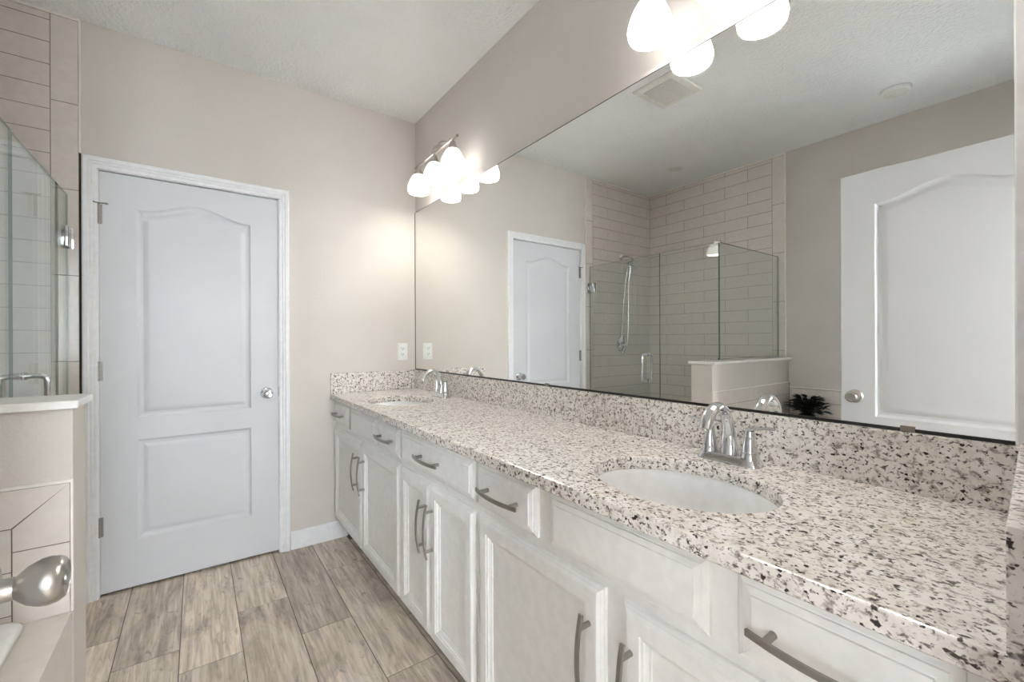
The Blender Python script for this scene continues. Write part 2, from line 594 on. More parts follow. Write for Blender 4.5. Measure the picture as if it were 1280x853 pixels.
# tile around the tub on the left wall
DZ = 0.56
rt = rows(0.04, 1.498, 0.3, DZ, 0.835, base=0.835, h=0.1005)
tile_mesh(rt, XL, 'X').build('tub_tile', [M['tile'], M['tilegrout']], wall_left)
MB().box(XL, XL + 0.012, 0.04, 1.498, 0.836, 0.846, 0.003).build('tub_tile_trim', M['tiletrim'], wall_left)

# pony wall between tub and shower
PX, PY0, PY1, PZ = -0.248, 1.505, 1.652, 1.058
pony = tag(MB().box(XL, PX, PY0, PY1, -0.01, PZ, 0.003).build('wall_pony', M['wall']), 'greige half wall between tub and shower under the glass', kind='structure')
MB().box(XL, PX + 0.014, PY0 - 0.025, PY1 + 0.016, PZ, PZ + 0.02, 0.004).build('wall_cap', M['cap'], pony)
# mitred border tiles on the tub side
b = MB()
Yt = PY0
def tpoly(pts, d=0.007):
    g = 0.0012
    c = Vector((sum(p[0] for p in pts) / len(pts), sum(p[1] for p in pts) / len(pts)))
    q = []
    for p in pts:
        v = Vector(p) - c
        q.append((c.x + v.x - math.copysign(g, v.x), c.y + v.y - math.copysign(g, v.y)))
    A = b.ring([(x, Yt, z) for x, z in q]); B = b.ring([(x, Yt - d, z) for x, z in q])
    b.bridge(A, B)
    b.b.faces.new(B)
BX0, BX1 = -0.349, -0.252
b.box(XL, BX1, Yt - 0.0052, Yt, DZ - 0.005, 0.876, mi=1)
tpoly([(BX0, 0.786), (BX1, 0.876), (-0.75, 0.876), (-0.75, 0.786)])
tpoly([(-0.75, 0.786), (-0.75, 0.876), (-1.15, 0.876), (-1.15, 0.786)])
tpoly([(-1.15, 0.786), (-1.15, 0.876), (XL + 0.01, 0.876), (XL + 0.01, 0.786)])
tpoly([(BX0, 0.786), (BX1, 0.876), (BX1, 0.731), (BX0, 0.731)])
tpoly([(BX0, 0.731), (BX1, 0.731), (BX1, DZ - 0.004), (BX0, DZ - 0.004)])
zz = 0.786
r_i = 0
while zz > DZ + 0.01:
    z0 = max(zz - 0.1005, DZ - 0.004)
    xs = [BX0, -0.55 - 0.2 * (r_i % 2), -0.95 - 0.2 * (r_i % 2), -1.35 + 0.05, XL + 0.01]
    for a, c in zip(xs, xs[1:]):
        if a - c > 0.02:
            tpoly([(a, zz), (c, zz), (c, z0), (a, z0)])
    zz -= 0.1005
    r_i += 1
b.build('tub_tile', [M['tile'], M['tilegrout']], pony)
b = MB()
b.box(XL, BX1 + 0.001, Yt - 0.010, Yt, 0.876, 0.884, 0.002)
b.box(BX1, BX1 + 0.005, Yt - 0.008, Yt, DZ, 0.884, 0.001)
b.build('tub_tile_trim', M['tiletrim'], pony)
# shower curb and base
b = MB()
b.box(-0.535, -0.428, PY1, YF - 0.012, 0, 0.115, 0.004)
tag(b.build('trim_1', M['deck']), 'low cream curb under the shower glass', kind='structure')
tag(MB().box(XL, -0.535, PY1, YF, 0.0, 0.03).build('trim_2', M['tile']), 'shower floor', kind='structure')

# ------------------------------------------------------------------ panelled doors
def door_leaf(bm_, W, H, T, side_panels=(1,)):
    """leaf in local coords: x 0..W, z 0..H, front face y=0 (towards -y), back at y=T; panels on the faces listed (1 front, -1 back)"""
    b = bm_
    MX = 0.137 * W / 0.762
    x0, x1 = MX, W - MX
    def rect_panel(z0, z1):
        return [(x0, z0), (x1, z0), (x1, z1), (x0, z1)]
    def arch_panel(z0, zs, rise):
        pts = [(x0, z0), (x1, z0), (x1, zs)]
        n = 28
        for i in range(1, n):
            t = 1 - 2 * i / n
            a = abs(t)
            pts.append((((x0 + x1) / 2) + t * (x1 - x0) / 2, zs + rise * 0.5 * (1 + math.cos(PI * min(1, a / 0.93)))))
        pts.append((x0, zs))
        return pts
    panels = [rect_panel(0.232, 0.722), arch_panel(0.832, 1.860, 0.056)]
    prof = [(0, 0), (0.007, 0.0085), (0.014, 0.0118), (0.024, 0.0118), (0.033, 0.0075), (0.044, 0.0022), (0.050, 0.0014)]
    def offset(poly, d):
        n = len(poly)
        out = []
        for i in range(n):
            p0, p1, p2 = Vector(poly[i - 1]), Vector(poly[i]), Vector(poly[(i + 1) % n])
            e1 = (p1 - p0).normalized(); e2 = (p2 - p1).normalized()
            n1 = Vector((-e1.y, e1.x)); n2 = Vector((-e2.y, e2.x))
            m = (n1 + n2)
            m = m / max(0.3, m.dot(n1))
            out.append(p1 + m * d)
        return out
    faces = {}
    for side, yf, sg in ((1, 0.0, 1), (-1, T, -1)):
        e = 0.002
        Of = b.ring([(e, yf, e), (W - e, yf, e), (W - e, yf, H - e), (e, yf, H - e)])
        Os = b.ring([(0, yf + sg * e, 0), (W, yf + sg * e, 0), (W, yf + sg * e, H), (0, yf + sg * e, H)])
        b.bridge(Os, Of)
        faces[side] = Os
        if side in side_panels:
            loops = [Of]
            for pn in panels:
                first = None
                prev = None
                for d, dep in prof:
                    cur = b.ring([(q[0], yf + sg * dep, q[1]) for q in offset(pn, d)])
                    if prev is None:
                        first = cur
                    else:
                        b.bridge(prev, cur)
                    prev = cur
                b.fill([prev])
                loops.append(first)
            b.fill(loops)
        else:
            b.b.faces.new(Of)
    b.bridge(faces[1], faces[-1])

# far door
d1 = thing('door_1', (0.0, YF, 0.0), 'closed white two-panel arched door in the far wall', 'door', kind='structure')
b = MB()
door_leaf(b, 0.758, 2.024, 0.035)
b.build('door_leaf', M['door'], d1, smooth=25, xf=Matrix.Translation((DX0 + 0.003, YF + 0.006, 0.014)))
b = MB()
cp = [(0.004, -0.02), (0.004, 0.0105), (0.010, 0.0125), (0.020, 0.0115), (0.023, 0.0150), (0.033, 0.0142), (0.037, 0.0185), (0.051, 0.0185), (0.057, 0.0140), (0.057, 0.0)]
rings = []
for o, d in cp:
    y = YF - d
    rings.append([(DX0 - o + 0.004, y, 0.0), (DX0 - o + 0.004, y, DH + o - 0.004), (DX1 + o - 0.004, y, DH + o - 0.004), (DX1 + o - 0.004, y, 0.0)])
# lofted along the mitred U
L = [b.ring(r) for r in rings]
for A, B in zip(L, L[1:]):
    for i in range(3):
        b.b.faces.new((A[i], A[i + 1], B[i + 1], B[i]))
b.b.faces.new([q[0] for q in L]); b.b.faces.new([q[3] for q in L][::-1])
b.build('door_casing', M['trim'], d1, smooth=20)
b = MB()
b.box(DX0, DX0 + 0.0025, YF, YF + 0.11, 0, DH); b.box(DX1 - 0.0025, DX1, YF, YF + 0.11, 0, DH); b.box(DX0 + 0.0025, DX1 - 0.0025, YF, YF + 0.11, DH - 0.0025, DH)
b.build('door_jamb', M['trim'], d1)
for hz in (1.831, 1.081, 0.336):
    b = MB()
    for k in range(5):
        z0 = hz - 0.047 + k * 0.0188
        b.lathe([(0.0055, z0 + 0.0005), (0.006, z0 + 0.001), (0.006, z0 + 0.0178), (0.0055, z0 + 0.0183)], (DX0 + 0.001, YF - 0.001, 0), n=12)
    b.box(DX0 + 0.003, DX0 + 0.016, YF + 0.003, YF + 0.0062, hz - 0.046, hz + 0.046)
    hg = b.build('hinge', M['pull'], d1, smooth=40)
    if hz > 1.5:
        b = MB()
        b.lathe([(0.007, 1.879), (0.007, 1.884)], (DX0 + 0.001, YF - 0.001, 0), n=12)
        b.tube([(DX0 - 0.012, YF - 0.022, 1.8815), (DX0 + 0.001, YF - 0.008, 1.8815), (DX0 + 0.034, YF - 0.012, 1.8815)], 0.0032, 8)
        b.lathe([(0.006, 0), (0.006, 0.006)], (DX0 + 0.034, YF - 0.012, 1.8785), n=10)
        b.build('pin_stop', M['pull'], hg, smooth=40)
def knob(parent, base, axis_mat, mat, name='door_knob'):
    """round door knob; local +z away from the door"""
    b = MB()
    b.lathe([(0.033, 0), (0.033, 0.004), (0.029, 0.009), (0.016, 0.012), (0.013, 0.016), (0.0125, 0.026), (0.0165, 0.030),
             (0.0215, 0.036), (0.0262, 0.046), (0.0272, 0.054), (0.0255, 0.062), (0.0215, 0.067), (0.0185, 0.0685), (0.0178, 0.0675),
             (0.0090, 0.0665), (0.0088, 0.0685), (0.0006, 0.069)], n=40)
    return b.build(name, mat, parent, smooth=35, xf=Matrix.Translation(base) @ axis_mat)
knob(d1, (0.322, YF + 0.006, 0.926), Matrix.Rotation(R(90), 4, 'X'), M['chrome'])
MB().box(DX1 - 0.004, DX1 + 0.003, YF - 0.0065, YF + 0.004, 0.905, 0.958, 0.001).build('strike_plate', M['fixture'], d1)

# entry door, standing open
d2 = thing('door_2', (-0.195, 0.035, 0.0), 'open white entry door with satin nickel knob, in front of the tub', 'door', kind='structure')
b = MB()
door_leaf(b, 0.760, 2.024, 0.035, (1, -1))
ML = Matrix(((0, -1, 0, -0.195), (1, 0, 0, 0.036), (0, 0, 1, 0.014), (0, 0, 0, 1)))
b.build('door_leaf', M['door'], d2, smooth=25, xf=ML)
knob(d2, (-0.195, 0.738, 0.938), Matrix.Rotation(R(90), 4, 'Y'), M['nickel'])
knob(d2, (-0.230, 0.738, 0.938), Matrix.Rotation(R(-90), 4, 'Y'), M['nickel'])
MB().box(-0.2245, -0.2005, 0.7945, 0.7972, 0.890, 0.946, 0.0005).build('latch_plate', M['nickel'], d2)
for hz in (1.83, 1.08, 0.336):
    MB().lathe([(0.006, hz - 0.047), (0.006, hz + 0.047)], (-0.189, 0.034, 0), n=12).build('hinge', M['nickel'], d2, smooth=40)

# ------------------------------------------------------------------ vanity cabinets
XF, XD = 0.701, 0.682                   # face frame front, door front
def panel_front(y0, y1, z0, z1, kind):
    b = MB()
    if kind == 'door':
        prof = [(0, 0.0), (0, 0.0075), (0.003, 0.0085), (0.0075, 0.0125), (0.009, 0.0130), (0.015, 0.0182), (0.018, 0.019), (0.046, 0.019), (0.0475, 0.0165), (0.0535, 0.0155),
                (0.0550, 0.0125), (0.0615, 0.0090), (0.0660, 0.0082), (0.0675, 0.0060)]
    else:
        prof = [(0, 0.0), (0, 0.0065), (0.002, 0.0080), (0.009, 0.0115), (0.0115, 0.0118), (0.0125, 0.0140), (0.0215, 0.0165), (0.0235, 0.0167), (0.0248, 0.019)]
    prev = None
    for o, h in prof:
        r = b.ring([(XF - h, y, z) for y, z in ((y0 + o, z0 + o), (y1 - o, z0 + o), (y1 - o, z1 - o), (y0 + o, z1 - o))])
        if prev is not None:
            b.bridge(prev, r)
        else:
            b.b.faces.new(r[::-1])
        prev = r
    b.b.faces.new(prev)
    return b
def pull(parent, yc, zc, vert):
    b = MB()
    n = 18
    path = []
    for i in range(n + 1):
        t = -1 + 2 * i / n
        out = 0.024 + 0.013 * (1 - t * t)
        u = 0.0975 * t
        path.append((XD - out, yc, zc + u) if vert else (XD - out, yc + u, zc))
    b.rbar(path, 0.0105, 0.0062, up=(1, 0, 0))
    for sg in (-1, 1):
        u = 0.070 * sg
        tt = u / 0.0975
        out = 0.024 + 0.013 * (1 - tt * tt) - 0.002
        c = (0, yc, zc + u) if vert else (0, yc + u, zc)
        b.lathe([(0.0056, XD - out), (0.0056, XD - 0.004), (0.0062, XD + 0.0005)], (0, c[1], c[2]), axis='X', n=14)
    return b.build('pull_handle', M['pull'], parent, smooth=35)
def cabinet(y0, y1, label, fronts, name='vanity_cabinet'):
    t = thing(name, (0.95, (y0 + y1) / 2, 0.0), label, 'cabinet', 'white vanity cabinets under the granite top')
    b = MB()
    b.box(XF + 0.018, XR - 0.002, y0, y0 + 0.016, 0.126, 0.863)
    b.box(XF + 0.018, XR - 0.002, y1 - 0.016, y1, 0.126, 0.863)
    b.box(XF + 0.018, XR - 0.002, y0 + 0.016, y1 - 0.016, 0.126, 0.142)
    b.box(XR - 0.012, XR - 0.002, y0 + 0.016, y1 - 0.016, 0.142, 0.863)
    b.build('carcass', M['cab'], t)
    MB().box(XF, XF + 0.018, y0 + 0.0003, y1 - 0.0003, 0.126, 0.863, 0.0008).build('face_frame', M['cab'], t)
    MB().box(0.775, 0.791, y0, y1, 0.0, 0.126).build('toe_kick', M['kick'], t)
    for f in fronts:
        kind, a, c, za, zb, hd = f
        o = panel_front(a, c, za, zb, kind).build({'door': 'cabinet_door', 'drawer': 'drawer_front', 'false': 'false_front'}[kind], M['cab'], t)
        if hd:
            pull(o, hd[0], hd[1], kind == 'door')
    return t
ZD0, ZD1, ZW0, ZW1 = 0.132, 0.698, 0.721, 0.853
cabinet(1.7475, 2.8185, 'white vanity cabinet against the far wall below the far sink, two doors', [
    ('drawer', 2.513, 2.811, ZW0, ZW1, (2.665, 0.786)), ('false', 2.044, 2.458, ZW0, ZW1, None), ('drawer', 1.753, 2.026, ZW0, ZW1, (1.893, 0.786)),
    ('door', 2.268, 2.811, ZD0, ZD1, (2.318, 0.539)), ('door', 1.753, 2.262, ZD0, ZD1, (2.214, 0.539))])
cabinet(1.1385, 1.7465, 'narrow white vanity cabinet in the middle of the run, one wide drawer over two doors', [
    ('drawer', 1.145, 1.741, ZW0, ZW1, (1.449, 0.786)),
    ('door', 1.461, 1.741, ZD0, ZD1, (1.490, 0.539)), ('door', 1.145, 1.456, ZD0, ZD1, (1.427, 0.539))])
cabinet(0.0765, 1.1375, 'white vanity cabinet nearest the entry doorway below the near sink', [
    ('drawer', 0.847, 1.131, ZW0, ZW1, (0.989, 0.786)), ('false', 0.394, 0.799, ZW0, ZW1, None), ('drawer', 0.094, 0.346, ZW0, ZW1, (0.220, 0.786)),
    ('door', 0.624, 1.121, ZD0, ZD1, (0.660, 0.539)), ('door', 0.094, 0.575, ZD0, ZD1, (0.549, 0.539))])

# ------------------------------------------------------------------ granite top
ct = thing('countertop', (0.95, 1.43, 0.864), 'long speckled cream granite vanity countertop with two sink cutouts', 'countertop')
SX, SA, SB = 0.90, 0.165, 0.210
SY = (0.585, 2.27)
CF = 0.662
b = MB()
def outer(e, z):
    return [(CF + e, y_near(CF) + 0.001, z), (XR - 0.001, y_near(XR) + 0.001, z), (XR - 0.001, YF - 0.001, z), (CF + e, YF - 0.001, z)]
def ell(yc, e, z, n=64):
    return [(SX + (SA + e) * math.cos(2 * PI * k / n), yc + (SB + e) * math.sin(2 * PI * k / n), z) for k in range(n)]
O = [b.ring(outer(e, z)) for e, z in ((0.0035, 0.897), (0.001, 0.896), (0, 0.8935), (0, 0.867), (0.003, 0.864))]
E = [[b.ring(ell(y, e, z)) for e, z in ((0.0035, 0.897), (0.001, 0.896), (0, 0.8935), (0, 0.867), (0.001, 0.864))] for y in SY]
for seq in [O] + E:
    for A, B in zip(seq, seq[1:]):
        b.bridge(A, B)
b.fill([O[0]] + [s_[0] for s_ in E])
b.fill([O[-1]] + [s_[-1] for s_ in E])
b.build('counter_slab', M['granite'], ct, smooth=18)
ZB = 1.022
tag(MB().box(1.209, XR - 0.0008, y_near(1.209) + 0.022, YF - 0.0008, 0.8973, ZB, 0.0015).build('backsplash', M['granite']),
    'long granite backsplash strip under the mirror', 'backsplash')
tag(MB().box(CF + 0.002, 1.2088, YF - 0.021, YF - 0.001, 0.8973, ZB, 0.0015).build('side_splash', M['granite']),
    'short granite side splash on the far wall below the outlet', 'backsplash')
x0_, x1_ = CF + 0.004, 1.2088
tag(MB().prism([(x0_, y_near(x0_) + 0.001), (XR - 0.002, y_near(XR - 0.002) + 0.001), (XR - 0.002, y_near(XR - 0.002) + 0.021), (x0_, y_near(x0_) + 0.021)], 0.8973, 1.030, bev=0.0015).build('side_splash', M['granite']),
    'granite side splash end at the right edge of the photo', 'backsplash')

# ------------------------------------------------------------------ sinks
def make_sink(yc, label):
    t = thing('undermount_sink', (SX, yc, 0.72), label, 'sink', 'oval undermount sinks')
    b = MB()
    n = 64
    prof = [(0.030, 0.8635), (0.004, 0.8635), (0.000, 0.860), (-0.004, 0.850), (-0.010, 0.83), (-0.022, 0.795), (-0.042, 0.760), (-0.075, 0.735), (-0.115, 0.722), (-0.143, 0.718)]
    rg = []
    for e, z in prof:
        rg.append(b.ring([(SX + (SA + e) * math.cos(2 * PI * k / n), yc + (SB + e) * math.sin(2 * PI * k / n), z) for k in range(n)]))
    for A, B in zip(rg, rg[1:]):
        b.bridge(A, B)
    lo = [(e + 0.009, z - 0.009) for e, z in prof[1:]]
    r2 = [b.ring([(SX + (SA + e) * math.cos(2 * PI * k / n), yc + (SB + e) * math.sin(2 * PI * k / n), z) for k in range(n)]) for e, z in [(0.030, 0.8545)] + lo]
    b.bridge(rg[0], r2[0])
    for A, B in zip(r2, r2[1:]):
        b.bridge(A, B)
    b.bridge(rg[-1], r2[-1])
    b.build('basin', M['ceramic'], t, smooth=40)
    MB().lathe([(0.0001, 0.7165), (0.012, 0.7165), (0.0125, 0.7205), (0.018, 0.7205), (0.024, 0.7225), (0.034, 0.7205), (0.034, 0.712), (0.0001, 0.712)], (SX, yc, 0), n=32).build('drain', M['chrome'], t, smooth=35)
    return t
make_sink(SY[0], 'white oval undermount sink in front of the near chrome faucet')
make_sink(SY[1], 'white oval undermount sink near the far wall, seen as a thin sliver')

# ------------------------------------------------------------------ faucets
def make_faucet(yc, label):
    X0, Z0 = 1.142, 0.897
    t = thing('faucet', (X0, yc, Z0), label, 'faucet', 'chrome widespread-look vanity faucets')
    b = MB()
    rg = []
    for hx, hy, z in ((0.028, 0.082, 0), (0.028, 0.082, 0.004), (0.024, 0.076, 0.016), (0.021, 0.072, 0.021), (0.015, 0.066, 0.023)):
        r = []
        for k in range(48):
            a = 2 * PI * k / 48
            cx, cy = math.cos(a), math.sin(a)
            px = math.copysign(abs(cx) ** 0.55, cx) * hx
            py = math.copysign(abs(cy) ** 0.3, cy) * hy
            r.append((X0 + px, yc + py, Z0 + z))
        rg.append(r)
    b.loft(rg)
    b.build('base_plate', M['chrome'], t, smooth=30)
    # spout: wide flattened arc
    b = MB()
    pts = [(0.0, 0.018), (0.0, 0.050), (-0.002, 0.080), (-0.010, 0.112), (-0.026, 0.136), (-0.050, 0.150), (-0.075, 0.148), (-0.096, 0.134), (-0.109, 0.116), (-0.115, 0.100)]
    wid = [0.0245, 0.0195, 0.0165, 0.0155, 0.0155, 0.0160, 0.0165, 0.0168, 0.0165, 0.0160]
    thk = [0.0210, 0.0160, 0.0135, 0.0125, 0.0118, 0.0115, 0.0112, 0.0110, 0.0108, 0.0105]
    # refine
    def cat(P, m=5):
        out = []
        for i in range(len(P) - 1):
            p0 = P[max(i - 1, 0)]; p1 = P[i]; p2 = P[i + 1]; p3 = P[min(i + 2, len(P) - 1)]
            for j in range(m):
                u = j / m
                out.append(tuple(0.5 * ((2 * b1) + (-a + c) * u + (2 * a - 5 * b1 + 4 * c - d) * u * u + (-a + 3 * b1 - 3 * c + d) * u ** 3) for a, b1, c, d in zip(p0, p1, p2, p3)))
        out.append(tuple(P[-1]))
        return out
    full = cat([(p[0], p[1], w_, h_) for p, w_, h_ in zip(pts, wid, thk)])
    rings = []
    for i, (x, z, w_, h_) in enumerate(full):
        a = full[max(i - 1, 0)]; c = full[min(i + 1, len(full) - 1)]
        tx, tz = c[0] - a[0], c[1] - a[1]
        L_ = math.hypot(tx, tz); tx /= L_; tz /= L_
        nx, nz = -tz, tx
        r = []
        for k in range(24):
            an = 2 * PI * k / 24
            r.append((X0 + x + nx * h_ * math.cos(an), yc + w_ * math.sin(an), Z0 + z + nz * h_ * math.cos(an)))
        rings.append(r)
    b.loft(rings)
    sp = b.build('spout', M['chrome'], t, smooth=50)
    x, z, w_, h_ = full[-1]
    MB().lathe([(0.0085, -0.004), (0.0085, 0.002)], n=20).build('aerator', M['nickel'], sp, smooth=40,
        xf=Matrix.Translation((X0 + x - 0.0008, yc, Z0 + z - 0.001)) @ Matrix.Rotation(R(14), 4, 'Y'))
    for sg in (-1, 1):
        yy = yc + sg * 0.0535
        b = MB()
        b.lathe([(0.0235, 0.014), (0.0225, 0.020), (0.0190, 0.034), (0.0178, 0.0345), (0.0178, 0.0365), (0.0183, 0.037), (0.0150, 0.055), (0.0125, 0.074), (0.0118, 0.086), (0.0105, 0.090), (0.0001, 0.0915)], (X0, yy, Z0), n=28)
        h = b.build('handle', M['chrome'], t, smooth=35)
        b = MB()
        path = [(X0, yy - sg * 0.013, Z0 + 0.089), (X0, yy, Z0 + 0.093), (X0, yy + sg * 0.018, Z0 + 0.0975), (X0, yy + sg * 0.040, Z0 + 0.1015), (X0, yy + sg * 0.062, Z0 + 0.103)]
        b.tube(path, [0.0075, 0.0105, 0.0072, 0.0066, 0.0072], 16, flat=0.55, up=(0, 0, 1))
        b.build('lever', M['chrome'], h, smooth=45)
    return t
make_faucet(0.592, 'chrome arched two-handle faucet behind the near sink')
make_faucet(2.268, 'chrome arched two-handle faucet by the far sink, close to the far wall')

# ------------------------------------------------------------------ mirror
MY0, MY1, MZ0, MZ1 = 0.101, 2.8150, 1.0275, 2.104
mr_ = thing('wall_mirror', (XR, 1.458, MZ0), 'wide frameless wall mirror above the vanity backsplash', 'mirror')
b = MB()
b.box(XR - 0.006, XR - 0.0005, MY0, MY1, MZ0, MZ1, mi=1)
for f in b.b.faces:
    if f.calc_center_median().x < XR - 0.0055:
        f.material_index = 0
b.build('mirror_glass', [M['mirror'], M['edge']], mr_)
b = MB()
b.box(XR - 0.0085, XR - 0.0005, MY0, MY1, ZB + 0.0005, MZ0 + 0.0022)
b.box(XR - 0.0075, XR - 0.0005, MY1 - 0.0005, YF - 0.0008, MZ0, MZ1)
b.box(XR - 0.0068, XR - 0.0005, MY0, MY1, MZ1 - 0.0006, MZ1 + 0.0016)
tag(b.build('mirror_channel', M['edge'], mr_), 'thin black edge of the mirror')
MB().box(XR - 0.014, XR - 0.0005, 0.0835, MY0 - 0.0006, ZB + 0.0004, MZ1, 0.003).build('edge_strip', M['trim'], mr_)
for yc in (0.251, 1.425):
    MB().box(XR - 0.0095, XR - 0.0005, yc - 0.012, yc + 0.012, ZB + 0.0004, MZ0 + 0.007, 0.001).build('mirror_clip', M['clip'], mr_)

# ------------------------------------------------------------------ vanity lights
def make_light(yc, label):
    X0, ZBAR = 1.112, 2.3015
    t = thing('vanity_light', (XR, yc, 2.27), label, 'wall light', 'three-lamp vanity lights over the mirror')
    b = MB()
    rg = []
    for s_, x in ((1, XR - 0.0005), (1, XR - 0.010), (0.93, XR - 0.016), (0.80, XR - 0.019)):
        rg.append([(x, yc + math.copysign(abs(math.cos(a)) ** 0.6, math.cos(a)) * 0.085 * s_, 2.275 + math.copysign(abs(math.sin(a)) ** 0.8, math.sin(a)) * 0.055 * s_) for a in [2 * PI * k / 40 for k in range(40)]])
    b.loft(rg)
    b.build('back_plate', M['fixture'], t, smooth=30)
    b = MB()
    b.rbar([(X0, yc - 0.268, ZBAR), (X0, yc, ZBAR), (X0, yc + 0.268, ZBAR)], 0.013, 0.0075, up=(0, 0, 1))
    for e in (-0.268, 0.268):
        b.lathe([(0.0001, -0.004), (0.0072, -0.002), (0.0072, 0.002), (0.0001, 0.004)], (X0, yc + e, ZBAR), axis='Y', n=14)
    b.build('cross_bar', M['fixture'], t, smooth=35)
    for e in (-0.032, 0.032):
        b = MB()
        path = []
        for k in range(15):
            a = PI * k / 14
            xx = (XR - 0.018 + X0) / 2 + (XR - 0.018 - X0) / 2 * math.cos(a)
            zz = 2.300 + 0.072 * math.sin(a)
            path.append((xx, yc + e, zz))
        path = [(XR - 0.017, yc + e, 2.288)] + path
        b.tube(path, 0.0048, 10)
        b.build('arm', M['fixture'], t, smooth=45)
    for e in (-0.222, 0, 0.222):
        b = MB()
        b.lathe([(0.006, ZBAR - 0.003), (0.007, 2.290), (0.013, 2.286), (0.015, 2.276), (0.024, 2.258), (0.031, 2.246), (0.031, 2.243), (0.027, 2.243)], (X0, yc + e, 0), n=26)
        so = b.build('socket', M['fixture'], t, smooth=35)
        b = MB()
        pr = [(0.022, 2.2475), (0.028, 2.245), (0.0375, 2.235), (0.048, 2.218), (0.057, 2.198), (0.0640, 2.176), (0.0675, 2.158), (0.0655, 2.143), (0.061, 2.133)]
        inner = [(r - 0.003, z) for r, z in pr[::-1]]
        b.lathe(pr + inner, (X0, yc + e, 0), n=40, cap0=False, cap1=False)
        tag(b.build('lamp_shade', M['shade'], t, smooth=60), 'glowing frosted white bell shade')
        b = MB()
        b.lathe([(0.0001, 2.152), (0.012, 2.154), (0.022, 2.162), (0.027, 2.176), (0.026, 2.190), (0.018, 2.208), (0.013, 2.220), (0.013, 2.243)], (X0, yc + e, 0), n=24)
        b.build('bulb', M['bulb'], so, smooth=60)
    return t
make_light(2.281, 'lit three-shade vanity light in the corner above the far sink')
make_light(0.590, 'lit three-shade vanity light above the near sink, cut by the top of the photo')

# ------------------------------------------------------------------ outlet on the far wall
ou = thing('wall_outlet', (1.130, YF, 1.147), 'white duplex wall outlet above the granite in the far corner', 'outlet')
MB().box(1.0955, 1.1645, YF - 0.0055, YF - 0.0003, 1.0895, 1.2045, 0.002).build('cover_plate', M['plastic'], ou)
for dz in (-0.0195, 0.0195):
    b = MB()
    pts = []
    for k in range(28):
        a = 2 * PI * k / 28
        pts.append((1.130 + max(-0.0165, min(0.0165, 0.0185 * math.cos(a))), 1.147 + dz + max(-0.0135, min(0.0135, 0.0165 * math.sin(a)))))
    A = b.ring([(x, YF - 0.005, z) for x, z in pts]); B = b.ring([(x, YF - 0.0082, z) for x, z in pts])
    b.bridge(A, B); b.b.faces.new(B); b.b.faces.new(A[::-1])
    rc = b.build('receptacle', M['plastic'], ou)
    b = MB()
    for sx in (-0.0065, 0.0065):
        b.box(1.130 + sx - 0.0013, 1.130 + sx + 0.0013, YF - 0.0086, YF - 0.0075, 1.147 + dz, 1.147 + dz + 0.008)
    b.lathe([(0.0025, -0.0086), (0.0025, -0.0075)], (1.130, YF, 1.147 + dz - 0.006), axis='Y', n=12)
    b.build('slots', M['dark'], rc)

# ------------------------------------------------------------------ ceiling fittings
vt = thing('exhaust_vent', (0.15, 1.555, ZC), 'square white exhaust vent grille on the ceiling seen in the mirror', 'vent')
b = MB()
prev = None
vx, vy = 0.150, 1.557
for o, d in ((0, 0.0), (0, 0.006), (0.006, 0.013), (0.030, 0.017), (0.040, 0.017), (0.043, 0.010)):
    r = b.ring([(x, y, ZC - 0.0002 - d) for x, y in ((vx - 0.152 + o, vy - 0.137 + o), (vx + 0.152 - o, vy - 0.137 + o), (vx + 0.152 - o, vy + 0.137 - o), (vx - 0.152 + o, vy + 0.137 - o))])
    if prev is not None:
        b.bridge(prev, r)
    else:
        b.b.faces.new(r)
    prev = r
b.b.faces.new(prev)
b.build('vent_frame', M['vent'], vt)
b = MB()
k = vx - 0.104
while k < vx + 0.104:
    b.box(k, k + 0.006, vy - 0.094, vy + 0.094, ZC - 0.0155, ZC - 0.0101)
    k += 0.0125
b.build('grille', M['vent'], vt)

dl = thing('ceiling_light', (-0.965, 0.750, ZC), 'flat round white ceiling light disc over the tub, seen in the mirror', 'ceiling light')
MB().lathe([(0.074, ZC - 0.0002), (0.074, ZC - 0.010), (0.068, ZC - 0.018), (0.056, ZC - 0.021), (0.056, ZC - 0.0002)], (-0.965, 0.750, 0), n=40).build('trim_ring', M['plastic'], dl, smooth=35)
MB().lathe([(0.0555, ZC - 0.012), (0.0555, ZC - 0.020), (0.04, ZC - 0.023), (0.0001, ZC - 0.024)], (-0.965, 0.750, 0), n=40).build('lens', M['vent'], dl, smooth=35)
dl = thing('ceiling_light', (-0.962, 2.232, ZC), 'small round recessed light in the ceiling over the shower', 'ceiling light')
MB().lathe([(0.066, ZC - 0.0002), (0.066, ZC - 0.003), (0.060, ZC - 0.006), (0.048, ZC - 0.005), (0.046, ZC - 0.0002)], (-0.962, 2.232, 0), n=40).build('trim_ring', M['plastic'], dl, smooth=35)
MB().lathe([(0.0458, ZC - 0.0004), (0.0458, ZC - 0.003), (0.0001, ZC - 0.004)], (-0.962, 2.232, 0), n=32).build('lens', M['vent'], dl, smooth=35)

